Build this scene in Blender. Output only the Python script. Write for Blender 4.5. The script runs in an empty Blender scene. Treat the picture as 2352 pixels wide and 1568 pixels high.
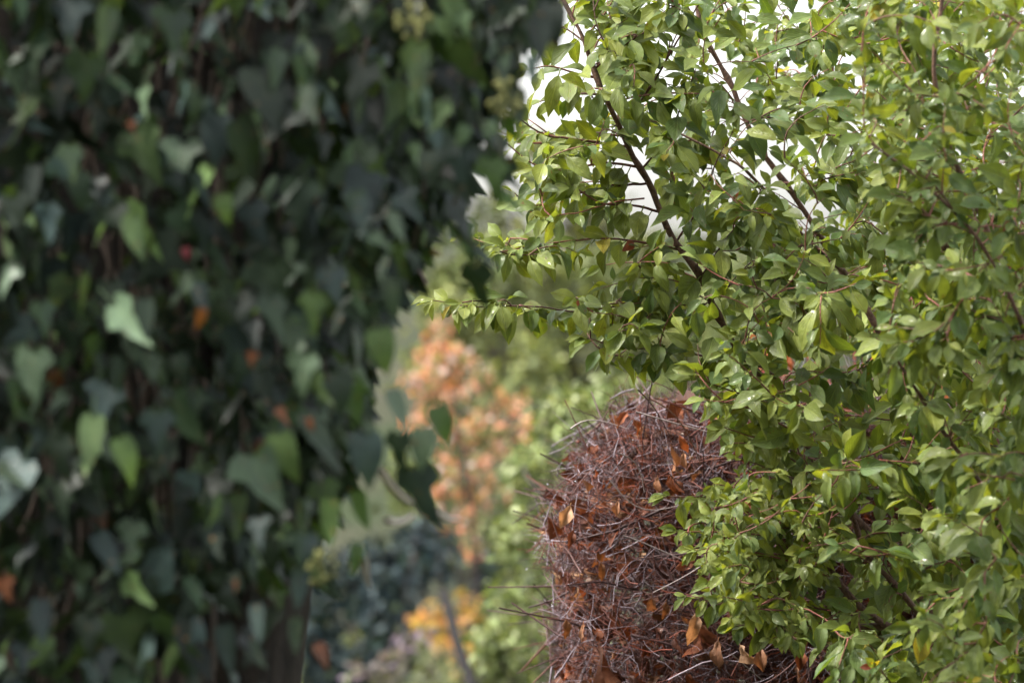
import bpy, math
import numpy as np
from math import radians

rng = np.random.default_rng(11)
sc = bpy.context.scene
COL = sc.collection

# ------------------------------------------------------------------ camera
LENS, CAMZ = 135.0, 1.6
cam = bpy.data.cameras.new("camera"); camo = bpy.data.objects.new("camera", cam); COL.objects.link(camo)
camo.location = (0, 0, CAMZ); camo.rotation_euler = (radians(90), 0, 0)
cam.lens = LENS; cam.sensor_width = 36; cam.clip_start = 0.05; cam.clip_end = 3000
cam.dof.use_dof = True; cam.dof.focus_distance = 6.0; cam.dof.aperture_fstop = 5.0; cam.dof.aperture_blades = 9
sc.camera = camo

# ------------------------------------------------------------------ light
SUN_EL, SUN_AZ = radians(56), radians(-100)      # azimuth measured from +Y (view direction) towards +X
w = bpy.data.worlds.new("World"); sc.world = w; w.use_nodes = True
nt = w.node_tree; nt.nodes.clear()
o_ = nt.nodes.new("ShaderNodeOutputWorld"); bg = nt.nodes.new("ShaderNodeBackground")
sky = nt.nodes.new("ShaderNodeTexSky"); sky.sky_type = 'NISHITA'; sky.sun_disc = False
sky.sun_elevation = SUN_EL; sky.sun_rotation = SUN_AZ
sky.air_density = 1.2; sky.dust_density = 4.0; sky.ozone_density = 1.0
hs = nt.nodes.new("ShaderNodeHueSaturation"); hs.inputs['Saturation'].default_value = 0.28
nt.links.new(sky.outputs[0], hs.inputs['Color']); nt.links.new(hs.outputs[0], bg.inputs[0])
bg.inputs[1].default_value = 0.15
nt.links.new(bg.outputs[0], o_.inputs[0])
sun = bpy.data.lights.new("sun", 'SUN'); suno = bpy.data.objects.new("sun", sun); COL.objects.link(suno)
sun.energy = 2.2; sun.angle = radians(12); sun.color = (1.0, 0.95, 0.86)
sd = np.array([math.sin(SUN_AZ) * math.cos(SUN_EL), math.cos(SUN_AZ) * math.cos(SUN_EL), math.sin(SUN_EL)])
from mathutils import Vector, Matrix
suno.rotation_euler = Vector(sd).to_track_quat('Z', 'Y').to_euler()
suno.location = (-6, 6, 9)
vs = sc.view_settings
vs.view_transform = 'Standard'; vs.look = 'None'; vs.gamma = 1; vs.use_curve_mapping = False
vs.exposure = 2.12
sc.cycles.max_bounces = 5; sc.cycles.transmission_bounces = 4; sc.cycles.diffuse_bounces = 3; sc.cycles.glossy_bounces = 2
sc.cycles.use_denoising = True
sc.cycles.sample_clamp_indirect = 6

# ------------------------------------------------------------------ helpers
K = 36 / LENS / 2352
def P(x, y, Y):                      # a direction in the photo (2352 px wide) at a chosen real distance
    return np.array([(x - 1176) * K * Y, Y, CAMZ + (784 - y) * K * Y])
def PX(p):
    return 1176 + p[..., 0] / (K * p[..., 1]), 784 - (p[..., 2] - CAMZ) / (K * p[..., 1])
def nrm(v): return v / (np.linalg.norm(v, axis=-1, keepdims=True) + 1e-9)
def rv(s=1.0): return rng.normal(size=3) * s
def lerp(a, b, t): return a + (b - a) * t

class MB:
    """collects geometry; build() links it as ONE mesh object"""
    def __init__(s): s.v = []; s.f = {3: [], 4: []}; s.t = []; s.u = []; s.n = 0
    def add(s, v, f4=None, f3=None, tint=(1, 1, 1), uv=None):
        v = np.asarray(v, float)
        s.v.append(v); m = len(v)
        t = np.asarray(tint, float)
        s.t.append(np.broadcast_to(t, (m, 3)) if t.ndim == 1 else t)
        s.u.append(np.zeros((m, 3)) if uv is None else uv)
        if f4 is not None and len(f4): s.f[4].append(np.asarray(f4) + s.n)
        if f3 is not None and len(f3): s.f[3].append(np.asarray(f3) + s.n)
        s.n += m
    def tube(s, pts, rad, k=5, tint=(1, 1, 1)):
        pts = np.asarray(pts, float); n = len(pts)
        rad = np.broadcast_to(np.asarray(rad, float), (n,))
        tg = nrm(np.gradient(pts, axis=0))
        ref = np.array([0.31, 0.93, 0.2]) if abs(tg[0] @ np.array([0.31, 0.93, 0.2])) < .85 else np.array([0.9, 0.1, 0.4])
        a = nrm(np.cross(tg, ref)); b = np.cross(tg, a)
        ang = np.arange(k) * 2 * np.pi / k
        ring = (a[:, None] * np.cos(ang)[None, :, None] + b[:, None] * np.sin(ang)[None, :, None]) * rad[:, None, None]
        v = (pts[:, None] + ring).reshape(-1, 3)
        i = np.arange(n - 1)[:, None] * k; j = np.arange(k)[None]; j2 = (j + 1) % k
        f = np.stack([i + j, i + j2, i + k + j2, i + k + j], -1).reshape(-1, 4)
        s.add(v, f, None, tint)
    def batch(s, T, Rm, pos, tint):
        # many copies of one leaf shape at once: Rm (m,3,3), pos (m,3), tint (m,3)
        m, nv = len(pos), len(T[0])
        if m == 0: return
        V = np.einsum('ij,mkj->mik', T[0], Rm) + pos[:, None]
        off = (np.arange(m) * nv)[:, None, None]
        f4 = (T[1][None] + off).reshape(-1, 4) if len(T[1]) else None
        f3 = (T[2][None] + off).reshape(-1, 3) if len(T[2]) else None
        s.add(V.reshape(-1, 3), f4, f3, np.repeat(tint, nv, 0), np.tile(T[3], (m, 1)))
    def mesh(s, name, mat, smooth=True):
        me = bpy.data.meshes.new(name)
        if s.n == 0: return me
        v = np.concatenate(s.v)
        fl = []; st = []; tot = []; c = 0
        for k in (3, 4):
            if s.f[k]:
                f = np.concatenate(s.f[k]); fl.append(f.ravel())
                st.append(c + np.arange(len(f)) * k); tot.append(np.full(len(f), k)); c += f.size
        fl = np.concatenate(fl); st = np.concatenate(st); tot = np.concatenate(tot)
        me.vertices.add(len(v)); me.vertices.foreach_set('co', v.astype(np.float32).ravel())
        me.loops.add(len(fl)); me.loops.foreach_set('vertex_index', fl.astype(np.int32))
        me.polygons.add(len(st)); me.polygons.foreach_set('loop_start', st.astype(np.int32))
        me.polygons.foreach_set('loop_total', tot.astype(np.int32))
        me.polygons.foreach_set('use_smooth', np.full(len(st), smooth))
        a = me.attributes.new('tint', 'FLOAT_COLOR', 'POINT')
        a.data.foreach_set('color', np.c_[np.concatenate(s.t), np.ones(len(v))].astype(np.float32).ravel())
        a = me.attributes.new('leafuv', 'FLOAT_VECTOR', 'POINT')
        a.data.foreach_set('vector', np.concatenate(s.u).astype(np.float32).ravel())
        me.update(calc_edges=True); me.materials.append(mat)
        return me
    def build(s, name, mat, parent=None, smooth=True):
        o = bpy.data.objects.new(name, s.mesh(name, mat, smooth)); COL.objects.link(o)
        if parent is not None: o.parent = parent
        return o

def thing(name, label, cat, loc=(0, 0, 0), group=None):
    o = bpy.data.objects.new(name, None); COL.objects.link(o)
    o.empty_display_size = 0.1
    o['label'] = label; o['category'] = cat
    if group: o['group'] = group
    return o

# ------------------------------------------------------------------ materials
def newmat(name):
    m = bpy.data.materials.new(name); m.use_nodes = True
    t = m.node_tree; t.nodes.clear()
    return m, t, t.nodes, t.links
def nd(N, typ, **kw):
    n = N.new(typ)
    for k, v in kw.items(): setattr(n, k, v)
    return n
def mth(N, L, op, a, b=None, c=None, clamp=False):
    n = N.new("ShaderNodeMath"); n.operation = op; n.use_clamp = clamp
    for i, x in enumerate((a, b, c)):
        if x is None: continue
        if isinstance(x, (int, float)): n.inputs[i].default_value = x
        else: L.new(x, n.inputs[i])
    return n.outputs[0]
def mixc(N, L, fac, a, b, typ='MIX'):
    n = N.new("ShaderNodeMix"); n.data_type = 'RGBA'; n.blend_type = typ
    for sock, x in ((n.inputs[0], fac), (n.inputs[6], a), (n.inputs[7], b)):
        if isinstance(x, (int, float)): sock.default_value = x
        elif isinstance(x, tuple): sock.default_value = (*x, 1)
        else: L.new(x, sock)
    return n.outputs[2]
def ramp(N, L, x, lo, hi, a=0.0, b=1.0):
    n = N.new("ShaderNodeMapRange"); L.new(x, n.inputs[0])
    for i, v in enumerate((lo, hi, a, b)): n.inputs[i + 1].default_value = v
    return n.outputs[0]
def noise(N, L, scale, detail=3, rough=.55, vec=None):
    n = N.new("ShaderNodeTexNoise"); n.inputs['Scale'].default_value = scale
    n.inputs['Detail'].default_value = detail; n.inputs['Roughness'].default_value = rough
    if vec is not None: L.new(vec, n.inputs['Vector'])
    return n.outputs[0]

def leaf_material(name, rough=(.28, .5), transl=.32, tcol=(1.7, 1.55, .45), vein=.35, vfreq=9., bump=.35, back=(1.25, 1.2, 1.15), coat=.35, vgap=.55, blot=.25, spec=.5, spots=(.14, .07, .02)):
    m, t, N, L = newmat(name)
    out = nd(N, "ShaderNodeOutputMaterial")
    at = nd(N, "ShaderNodeAttribute", attribute_name='tint'); oi = nd(N, "ShaderNodeObjectInfo")
    col = mixc(N, L, 1.0, at.outputs['Color'], oi.outputs['Color'], 'MULTIPLY')
    uv = nd(N, "ShaderNodeAttribute", attribute_name='leafuv')
    sp = nd(N, "ShaderNodeSeparateXYZ"); L.new(uv.outputs['Vector'], sp.inputs[0])
    ax = mth(N, L, 'ABSOLUTE', sp.outputs[0])
    geo = nd(N, "ShaderNodeNewGeometry")
    mid = ramp(N, L, ax, 0.03, 0.09, 1, 0)
    ph = mth(N, L, 'SUBTRACT', sp.outputs[1], mth(N, L, 'MULTIPLY', ax, vgap))
    ph = mth(N, L, 'MULTIPLY', ph, vfreq)
    tri = mth(N, L, 'ABSOLUTE', mth(N, L, 'SUBTRACT', mth(N, L, 'FRACT', ph), .5))     # 0 at vein
    side = ramp(N, L, tri, 0.03, 0.16, 1, 0)
    side = mth(N, L, 'MULTIPLY', side, ramp(N, L, ax, .3, .95, .7, .1))
    vn = mth(N, L, 'MAXIMUM', mid, side)
    n1 = noise(N, L, 45, 2, .6, geo.outputs['Position']); n2 = noise(N, L, 160, 1, .5, geo.outputs['Position'])
    br = ramp(N, L, n1, .3, .7, 1 - blot, 1 + blot)
    cb = nd(N, "ShaderNodeCombineColor")
    for i in range(3): L.new(br, cb.inputs[i])
    c1 = mixc(N, L, 1.0, col, cb.outputs[0], 'MULTIPLY')
    light = mixc(N, L, 1.0, col, (1.9, 1.75, 1.5), 'MULTIPLY')
    c2 = mixc(N, L, mth(N, L, 'MULTIPLY', vn, vein), c1, light)
    c2 = mixc(N, L, ramp(N, L, n2, .70, .76, 0, .75), c2, spots)      # blemishes
    bk = mixc(N, L, 1.0, c2, back, 'MULTIPLY')
    c3 = mixc(N, L, geo.outputs['Backfacing'], c2, bk)
    pr = nd(N, "ShaderNodeBsdfPrincipled"); L.new(c3, pr.inputs['Base Color'])
    ro = mth(N, L, 'ADD', ramp(N, L, n1, .35, .65, rough[0], rough[1]), mth(N, L, 'MULTIPLY', geo.outputs['Backfacing'], .15))
    L.new(ro, pr.inputs['Roughness']); pr.inputs['Specular IOR Level'].default_value = spec
    wet = ramp(N, L, n2, .5, .62, 0, coat)
    L.new(wet, pr.inputs['Coat Weight']); pr.inputs['Coat Roughness'].default_value = .08
    bp = nd(N, "ShaderNodeBump"); bp.inputs['Strength'].default_value = bump; bp.inputs['Distance'].default_value = .0012
    h = mth(N, L, 'ADD', mth(N, L, 'MULTIPLY', vn, -.8), mth(N, L, 'MULTIPLY', n2, 1.0))
    L.new(h, bp.inputs['Height']); L.new(bp.outputs[0], pr.inputs['Normal'])
    tr = nd(N, "ShaderNodeBsdfTranslucent")
    L.new(mixc(N, L, 1.0, c2, tcol, 'MULTIPLY'), tr.inputs[0])
    mx = nd(N, "ShaderNodeMixShader"); mx.inputs[0].default_value = transl
    L.new(pr.outputs[0], mx.inputs[1]); L.new(tr.outputs[0], mx.inputs[2]); L.new(mx.outputs[0], out.inputs[0])
    return m

def bark_material(name, c0, c1, scale=120, rough=.6, bump=.6, stretch=1.0):
    m, t, N, L = newmat(name)
    out = nd(N, "ShaderNodeOutputMaterial"); geo = nd(N, "ShaderNodeNewGeometry")
    at = nd(N, "ShaderNodeAttribute", attribute_name='tint')
    mp = nd(N, "ShaderNodeMapping"); mp.inputs['Scale'].default_value = (1, 1, stretch)
    L.new(geo.outputs['Position'], mp.inputs[0])
    n1 = noise(N, L, scale, 5, .65, mp.outputs[0]); n2 = noise(N, L, scale * 5, 3, .6, mp.outputs[0])
    c = mixc(N, L, ramp(N, L, n1, .35, .65), c0, c1)
    c = mixc(N, L, 1.0, c, at.outputs['Color'], 'MULTIPLY')
    pr = nd(N, "ShaderNodeBsdfPrincipled"); L.new(c, pr.inputs['Base Color'])
    L.new(ramp(N, L, n2, .3, .7, rough - .2, rough + .15), pr.inputs['Roughness']); pr.inputs['Specular IOR Level'].default_value = .2
    bp = nd(N, "ShaderNodeBump"); bp.inputs['Strength'].default_value = bump; bp.inputs['Distance'].default_value = .002
    L.new(mth(N, L, 'ADD', n1, n2), bp.inputs['Height']); L.new(bp.outputs[0], pr.inputs['Normal'])
    L.new(pr.outputs[0], out.inputs[0])
    return m

def water_material():
    m, t, N, L = newmat("rain_water")
    out = nd(N, "ShaderNodeOutputMaterial"); pr = nd(N, "ShaderNodeBsdfPrincipled")
    pr.inputs['Base Color'].default_value = (1, 1, 1, 1); pr.inputs['Roughness'].default_value = .02
    pr.inputs['IOR'].default_value = 1.33; pr.inputs['Transmission Weight'].default_value = 1
    n = noise(N, L, 3); L.new(ramp(N, L, n, .3, .7, .01, .04), pr.inputs['Roughness'])
    L.new(pr.outputs[0], out.inputs[0]); return m

def ground_material():
    m, t, N, L = newmat("grassy_ground")
    out = nd(N, "ShaderNodeOutputMaterial"); geo = nd(N, "ShaderNodeNewGeometry")
    n1 = noise(N, L, .35, 5, .6, geo.outputs['Position']); n2 = noise(N, L, 6, 4, .6, geo.outputs['Position'])
    c = mixc(N, L, ramp(N, L, n1, .4, .62), (.018, .026, .010), (.036, .033, .022))
    c = mixc(N, L, ramp(N, L, n2, .45, .7, 0, .7), c, (.03, .034, .018))
    pr = nd(N, "ShaderNodeBsdfPrincipled"); L.new(c, pr.inputs['Base Color']); pr.inputs['Roughness'].default_value = .9; pr.inputs['Specular IOR Level'].default_value = .08
    bp = nd(N, "ShaderNodeBump"); bp.inputs['Strength'].default_value = .6; bp.inputs['Distance'].default_value = .05
    L.new(n2, bp.inputs['Height']); L.new(bp.outputs[0], pr.inputs['Normal'])
    L.new(pr.outputs[0], out.inputs[0]); return m

M_PLUM = leaf_material("plum_leaf", spec=.32, rough=(.40, .62), transl=.38, tcol=(1.6, 1.45, .4), vein=.5, vfreq=7, bump=.8, coat=.22)
M_IVY = leaf_material("ivy_leaf", spec=.24, rough=(.34, .55), transl=.2, tcol=(1.9, 2.0, .35), vein=.35, vfreq=5, bump=.25, coat=.05)
M_DEAD = leaf_material("withered_leaf", spec=.25, rough=(.45, .75), transl=.3, tcol=(1.4, 1.0, .6), vein=.25, vfreq=8, bump=.6, back=(1.15, 1.1, 1.05), coat=.1, blot=.4)
M_FAR = leaf_material("far_leaf", spec=.12, rough=(.4, .6), transl=.3, tcol=(1.5, 1.4, .6), vein=.1, bump=.1, coat=.0)
M_BARK = bark_material("plum_bark", (.065, .034, .024), (.21, .115, .078), 190, .55, 1.0)
M_TWIG = bark_material("twig_bark", (.75, .75, .75), (1.2, 1.2, 1.2), 200, .5, .3)
M_IVYB = bark_material("ivy_bark", (.010, .008, .006), (.028, .021, .015), 40, .8, 1.0, .25)
M_FARB = bark_material("far_bark", (.018, .013, .012), (.045, .034, .032), 20, .8)
M_DROP = water_material()
M_UMBEL = bark_material("ivy_flower", (.07, .08, .025), (.14, .135, .04), 200, .6, .2)

# ------------------------------------------------------------------ ground (falls away behind the garden, rises as a hill)
def ground_h(x, y):
    y = np.asarray(y, float)
    h = np.interp(y, [-400, 9, 25, 38, 75, 130, 900], [0, 0, -2.4, -2.2, 2.6, 5.2, 14])
    return h + .02 * np.sin(x * 1.7 + y * .6) * np.clip((y - 9) / 5, 0, 6)
gx = np.r_[np.linspace(-600, -40, 12), np.linspace(-36, 36, 49), np.linspace(40, 600, 12)]
gy = np.r_[np.linspace(-300, -10, 8), np.linspace(-6, 130, 137), np.linspace(140, 900, 14)]
GX, GY = np.meshgrid(gx, gy)
g = MB(); nx = len(gx)
i = np.arange(len(gy) - 1)[:, None] * nx; j = np.arange(nx - 1)[None]
g.add(np.stack([GX, GY, ground_h(GX, GY)], -1).reshape(-1, 3), np.stack([i + j, i + j + 1, i + nx + j + 1, i + nx + j], -1).reshape(-1, 4))
go = g.build("ground", ground_material()); go['kind'] = 'structure'

# ------------------------------------------------------------------ leaf templates
def leaf_template(half, mid, fold=.25, bend=.3, wave=.04, twist=0., pet=.22, petr=.018, side_bend=0.):
    """half: outline points (x across, y along) of one side; mid: y of the midrib points facing them."""
    half = np.array(half, float); mid = np.array(mid, float); n = len(mid)
    rows = []
    for c in (-1, -.5, 0, .5, 1):
        x = half[:, 0] * c; y = lerp(mid, half[:, 1], abs(c))
        u = np.full(n, c)
        z = np.abs(x) * fold - bend * y * np.abs(y) + wave * np.sin(y * 9 + c * 2.3) * abs(c)
        x2 = x + side_bend * y * y
        z2 = z + twist * x * y
        rows.append((np.stack([x2, y, z2], -1), np.stack([u, y, np.zeros(n)], -1)))
    V = np.concatenate([r[0] for r in rows]); U = np.concatenate([r[1] for r in rows])
    q = []; tr = []
    for c in range(4):
        for k in range(n - 1):
            a, b, d, e = c * n + k, (c + 1) * n + k, (c + 1) * n + k + 1, c * n + k + 1
            if k == 0: tr.append((2 * n, d, e))
            elif k == n - 2: tr.append((a, b, 2 * n + n - 1))
            else: q.append((a, b, d, e))
    nv = len(V)
    pv = np.array([[petr, 0.02, 0.0], [-petr, 0.02, 0.0], [0, 0.02, -petr * 1.5],
                   [petr * .8, -pet, pet * .25], [-petr * .8, -pet, pet * .25], [0, -pet, pet * .25 - petr]])
    V = np.concatenate([V, pv]); U = np.concatenate([U, np.tile([0, -.1, 0], (6, 1))])
    q += [(nv, nv + 1, nv + 4, nv + 3), (nv + 1, nv + 2, nv + 5, nv + 4), (nv + 2, nv, nv + 3, nv + 5)]
    return V, np.array(q), np.array(tr), U

def plum_outline(wd, obo):
    t = np.array([0, .1, .28, .5, .7, .86, 1.0])
    prof = np.interp(t, [0, .1, .28, .5, .7, .86, 1], [0, .40, .84, 1, .80, .36, 0])
    return np.stack([prof * wd * .5, t + obo * np.sin(t * np.pi) * .03], -1), t
PLUM_T = []
for k in range(9):
    h, t = plum_outline(rng.uniform(.44, .62), rng.normal())
    PLUM_T.append(leaf_template(h, t, fold=rng.uniform(.12, .7), bend=rng.uniform(.05, .65), wave=rng.uniform(.015, .06),
                                twist=rng.normal() * .35, side_bend=rng.normal() * .11))
IVY_T = []
ov = [(0, 0), (.22, -.09), (.42, 0), (.47, .2), (.40, .45), (.26, .68), (.1, .88), (0, 1)]
ovm = [0, .02, .08, .22, .45, .68, .88, 1]
lo = [(0, 0), (.25, -.15), (.48, -.06), (.68, .16), (.34, .33), (.27, .58), (.12, .82), (0, 1)]
lom = [0, .02, .08, .2, .38, .58, .82, 1]
for k in range(10):
    src, m_ = (lo, lom) if k % 2 or k > 5 else (ov, ovm)
    s = rng.uniform(.46, .8)
    IVY_T.append(leaf_template([(a * s, b) for a, b in src], m_, fold=rng.uniform(-.15, .3), bend=rng.uniform(-.1, .35),
                               wave=rng.uniform(.01, .05), twist=rng.normal() * .3, pet=.4, petr=.012, side_bend=rng.normal() * .12))
DEAD_T = []
for k in range(8):
    h, t = plum_outline(rng.uniform(.35, .62), rng.normal()); h = h * rng.uniform(.72, 1.25, (7, 1)) ** [1, 0]
    DEAD_T.append(leaf_template(h, t, fold=rng.uniform(.4, 1.5), bend=rng.uniform(-.5, 1.0), wave=rng.uniform(.08, .2),
                                twist=rng.normal() * .9, side_bend=rng.normal() * .25, pet=.12))
def tiny_template(wd):
    v = np.array([[0, 0, 0], [wd, .45, .08], [0, .5, -.03], [-wd, .45, .08], [0, 1, -.12]], float)
    return v, np.zeros((0, 4), int), np.array([(0, 1, 2), (0, 2, 3), (1, 4, 2), (2, 4, 3)]), np.stack([v[:, 0] / wd, v[:, 1], v[:, 2] * 0], -1)
TINY_T = [tiny_template(.28), tiny_template(.36), tiny_template(.22)]

class Leaves:
    """a plant's leaves as a table; the ones that show largest become parts, the rest one joined mesh"""
    def __init__(s): s.pos = []; s.d = []; s.n = []; s.L = []; s.k = []; s.t = []; s.must = []
    def add(s, pos, d, n, L, k, tint, must=False):
        d = nrm(np.asarray(d, float)); n = np.asarray(n, float); n = n - d * (n @ d); n = nrm(n)
        s.pos.append(np.asarray(pos, float)); s.d.append(d); s.n.append(n); s.L.append(L); s.k.append(k); s.t.append(tint); s.must.append(must)
    def arrays(s):
        s.pos, s.d, s.n, s.L, s.t = map(np.array, (s.pos, s.d, s.n, s.L, s.t)); s.r = np.cross(s.d, s.n)

def pick_visible(sets):
    """how many cells of a coarse picture each leaf shows, nearest first"""
    W, H, S = 392, 262, 6.0
    zb = np.full((H, W), 1e9); ib = np.full((H, W), -1)
    allp = []; off = 0
    for s in sets:
        for q in range(len(s.pos)):
            c = s.pos[q] + s.d[q] * s.L[q] * .5
            a = s.d[q] * s.L[q] * .5; b = s.r[q] * s.L[q] * .29
            if c[1] < 1: continue
            cx, cy = PX(c); ax_, ay = PX(c + a); bx, by = PX(c + b)
            ax_, ay, bx, by = (ax_ - cx) / S, (ay - cy) / S, (bx - cx) / S, (by - cy) / S; cx, cy = cx / S, cy / S
            ex = abs(ax_) + abs(bx); ey = abs(ay) + abs(by)
            x0, x1, y0, y1 = int(max(cx - ex, 0)), int(min(cx + ex + 1, W)), int(max(cy - ey, 0)), int(min(cy + ey + 1, H))
            if x1 <= x0 or y1 <= y0: continue
            det = ax_ * by - ay * bx
            if abs(det) < .2: continue
            X = np.arange(x0, x1)[None] + .5 - cx; Yy = np.arange(y0, y1)[:, None] + .5 - cy
            u = (X * by - Yy * bx) / det; v = (ax_ * Yy - ay * X) / det
            m = (u * u + v * v < 1) & (zb[y0:y1, x0:x1] > c[1])
            zb[y0:y1, x0:x1][m] = c[1]; ib[y0:y1, x0:x1][m] = off + q
        off += len(s.pos)
    cnt = np.bincount(ib[ib >= 0], minlength=off)
    r = []; off = 0
    for s in sets: r.append(cnt[off:off + len(s.pos)]); off += len(s.pos)
    return r

def emit_leaves(s, cnt, templates, mat, parent, limit, part='leaf', rest='foliage'):
    cnt = cnt + np.array(s.must) * 10000
    order = np.argsort(-cnt); keep = set(q for q in order[:limit] if cnt[q] > 0)
    meshes = []
    for T in templates:
        b = MB(); b.add(T[0], T[1], T[2], (1, 1, 1), T[3]); meshes.append(b.mesh(part, mat))
    mb = MB(); Rall = np.stack([s.r, s.d, s.n], 2) * s.L[:, None, None]; ks = np.array(s.k)
    rest_ = np.ones(len(s.pos), bool)
    for q in sorted(keep):
        rest_[q] = False
        o = bpy.data.objects.new(part, meshes[s.k[q]]); COL.objects.link(o); o.parent = parent
        mm = np.eye(4); mm[:3, :3] = Rall[q]; mm[:3, 3] = s.pos[q]; o.matrix_local = Matrix(mm.tolist())
        o.color = (*s.t[q], 1)
    for k_, T in enumerate(templates):
        w_ = rest_ & (ks == k_); mb.batch(T, Rall[w_], s.pos[w_], s.t[w_])
    if mb.n:
        o = mb.build(rest, mat, parent); o['kind'] = 'stuff'

# ------------------------------------------------------------------ ivy
IV_Y = [0, 60, 120, 200, 260, 330, 450, 510, 620, 680, 800, 900, 1000, 1110, 1200, 1270, 1330, 1380, 1568, 1800]
IV_X = [1285, 1265, 1195, 1180, 1145, 1110, 1075, 1025, 985, 925, 870, 865, 845, 812, 772, 705, 662, 645, 640, 630]
def ivy_edge(y): return np.interp(y, IV_Y, IV_X)
ivy = thing("ivy_thicket", "dense dark green ivy thicket hanging as a wall of leaves, blurred by nearness", "ivy")
IVC = dict(G=(.014, .025, .013), B=(.023, .037, .034), Y=(.060, .095, .035), S=(.052, .078, .048), D=(.007, .012, .008), O=(.085, .03, .012), R=(.12, .02, .025), N=(.035, .066, .012))  # B and S put sky sheen into the leaf colour, Y and N backlight
ivl = Leaves()
hand = [  # x, y, length px, tip angle (90 = down), kind, lobed?
 (960,110,190,100,'S',1),(1020,240,100,110,'Y',1),(985,350,120,90,'D',0),(310,310,190,60,'Y',1),(500,270,150,95,'B',0),
 (575,470,140,80,'B',0),(820,450,150,85,'B',1),(905,490,100,80,'S',0),(440,410,120,95,'G',1),(510,450,90,80,'Y',0),
 (405,590,140,88,'Y',0),(455,650,100,85,'B',0),(160,340,110,80,'S',0),(75,810,160,90,'S',0),(215,960,190,95,'Y',0),
 (275,1010,160,65,'Y',0),(640,1000,170,75,'Y',0),(580,1050,190,70,'S',1),(550,1140,140,95,'Y',0),(565,860,140,92,'B',0),
 (360,950,130,85,'B',0),(425,1160,130,110,'D',0),(225,1230,140,60,'B',0),(870,760,150,80,'Y',0),(950,1080,200,80,'B',0),
 (840,1000,160,85,'B',0),(1003,935,125,68,'N',0),(975,990,120,100,'S',0),(1128,370,140,82,'N',0),
 (515,1440,150,80,'B',0),(620,690,150,75,'G',1),(720,680,120,95,'Y',0),(300,500,150,85,'Y',0),(1150,90,110,80,'S',0),
 (1055,345,130,85,'B',0),(690,420,150,95,'G',0),(180,400,110,85,'G',0),(120,480,120,95,'S',0),(60,520,140,90,'G',0),
 (200,130,150,95,'G',0),(390,30,140,90,'G',1),(250,20,150,100,'S',0),(700,200,130,85,'G',0),(640,80,120,95,'D',0),
 (760,620,120,75,'B',0),(830,700,120,90,'G',1),(900,640,120,95,'G',0),(780,860,120,85,'G',0),(700,820,130,95,'S',1),
 (440,900,130,90,'S',0),(130,1010,150,85,'G',0),(60,1080,150,95,'G',0),(330,690,130,85,'G',0),(250,650,120,95,'G',0),
 (700,1230,120,90,'B',1),(760,1150,140,90,'N',0),(820,1130,120,85,'N',0),(900,900,140,70,'S',0),(915,1000,120,95,'G',0),
 (480,1200,120,85,'B',0),(620,1240,110,90,'G',0),(590,1390,120,85,'B',0),(680,1420,110,90,'G',0),(330,1330,130,80,'G',0),
 (200,1420,140,95,'D',0),(90,1380,140,85,'B',0),(420,1420,120,90,'D',0),(820,1250,100,90,'N',0),(690,1310,120,95,'B',0),
 (465,710,90,100,'O',0),(580,810,70,95,'O',0),(640,940,90,60,'O',1),(660,980,80,80,'O',0),(5,1330,110,70,'O',0),
 (425,570,40,80,'R',0),(230,1180,70,70,'O',0),(540,1330,60,90,'O',0),(710,960,60,80,'O',0),(300,280,60,80,'O',0),
 (730,1480,110,60,'O',0),(1190,210,120,85,'G',0),(1240,40,150,90,'D',0),(1265,10,140,85,'D',0),(1220,130,90,95,'B',0),
]
for (x, y, L, an, kd, lb) in hand:
    Y = rng.uniform(3.66, 3.8)
    a = radians(an)
    d = np.array([math.cos(a), -rng.uniform(.0, .35), -math.sin(a)])
    n = np.array([rng.normal() * .5, -1, rng.uniform(-.1, .9)])
    ln = L * K * Y * (.55 if kd == 'O' else .7 if kd == 'Y' and L > 140 else .78)
    t = np.array(IVC[kd]) * rng.uniform(.85, 1.2)
    ivl.add(P(x, y, Y), d, n, ln, int(rng.integers(0, 5)) * 2 + lb, t, True)
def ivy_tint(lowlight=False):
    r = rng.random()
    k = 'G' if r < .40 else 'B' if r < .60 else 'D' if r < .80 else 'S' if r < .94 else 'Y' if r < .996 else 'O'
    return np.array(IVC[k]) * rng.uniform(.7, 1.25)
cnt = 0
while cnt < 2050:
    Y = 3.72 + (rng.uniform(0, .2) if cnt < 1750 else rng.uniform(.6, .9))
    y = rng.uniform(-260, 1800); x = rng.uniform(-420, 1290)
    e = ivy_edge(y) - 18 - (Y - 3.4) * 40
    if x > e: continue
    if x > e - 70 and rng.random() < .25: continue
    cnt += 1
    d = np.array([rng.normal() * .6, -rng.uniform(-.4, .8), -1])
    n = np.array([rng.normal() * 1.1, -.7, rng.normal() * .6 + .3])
    ivl.add(P(x, y - 40, Y), d, n, min(.085, rng.lognormal(-3.3, .3)) * (.7 if x > e - 90 else 1), int(rng.integers(0, 10)), ivy_tint() * (1.8 if rng.random() < .35 else .75))
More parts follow.
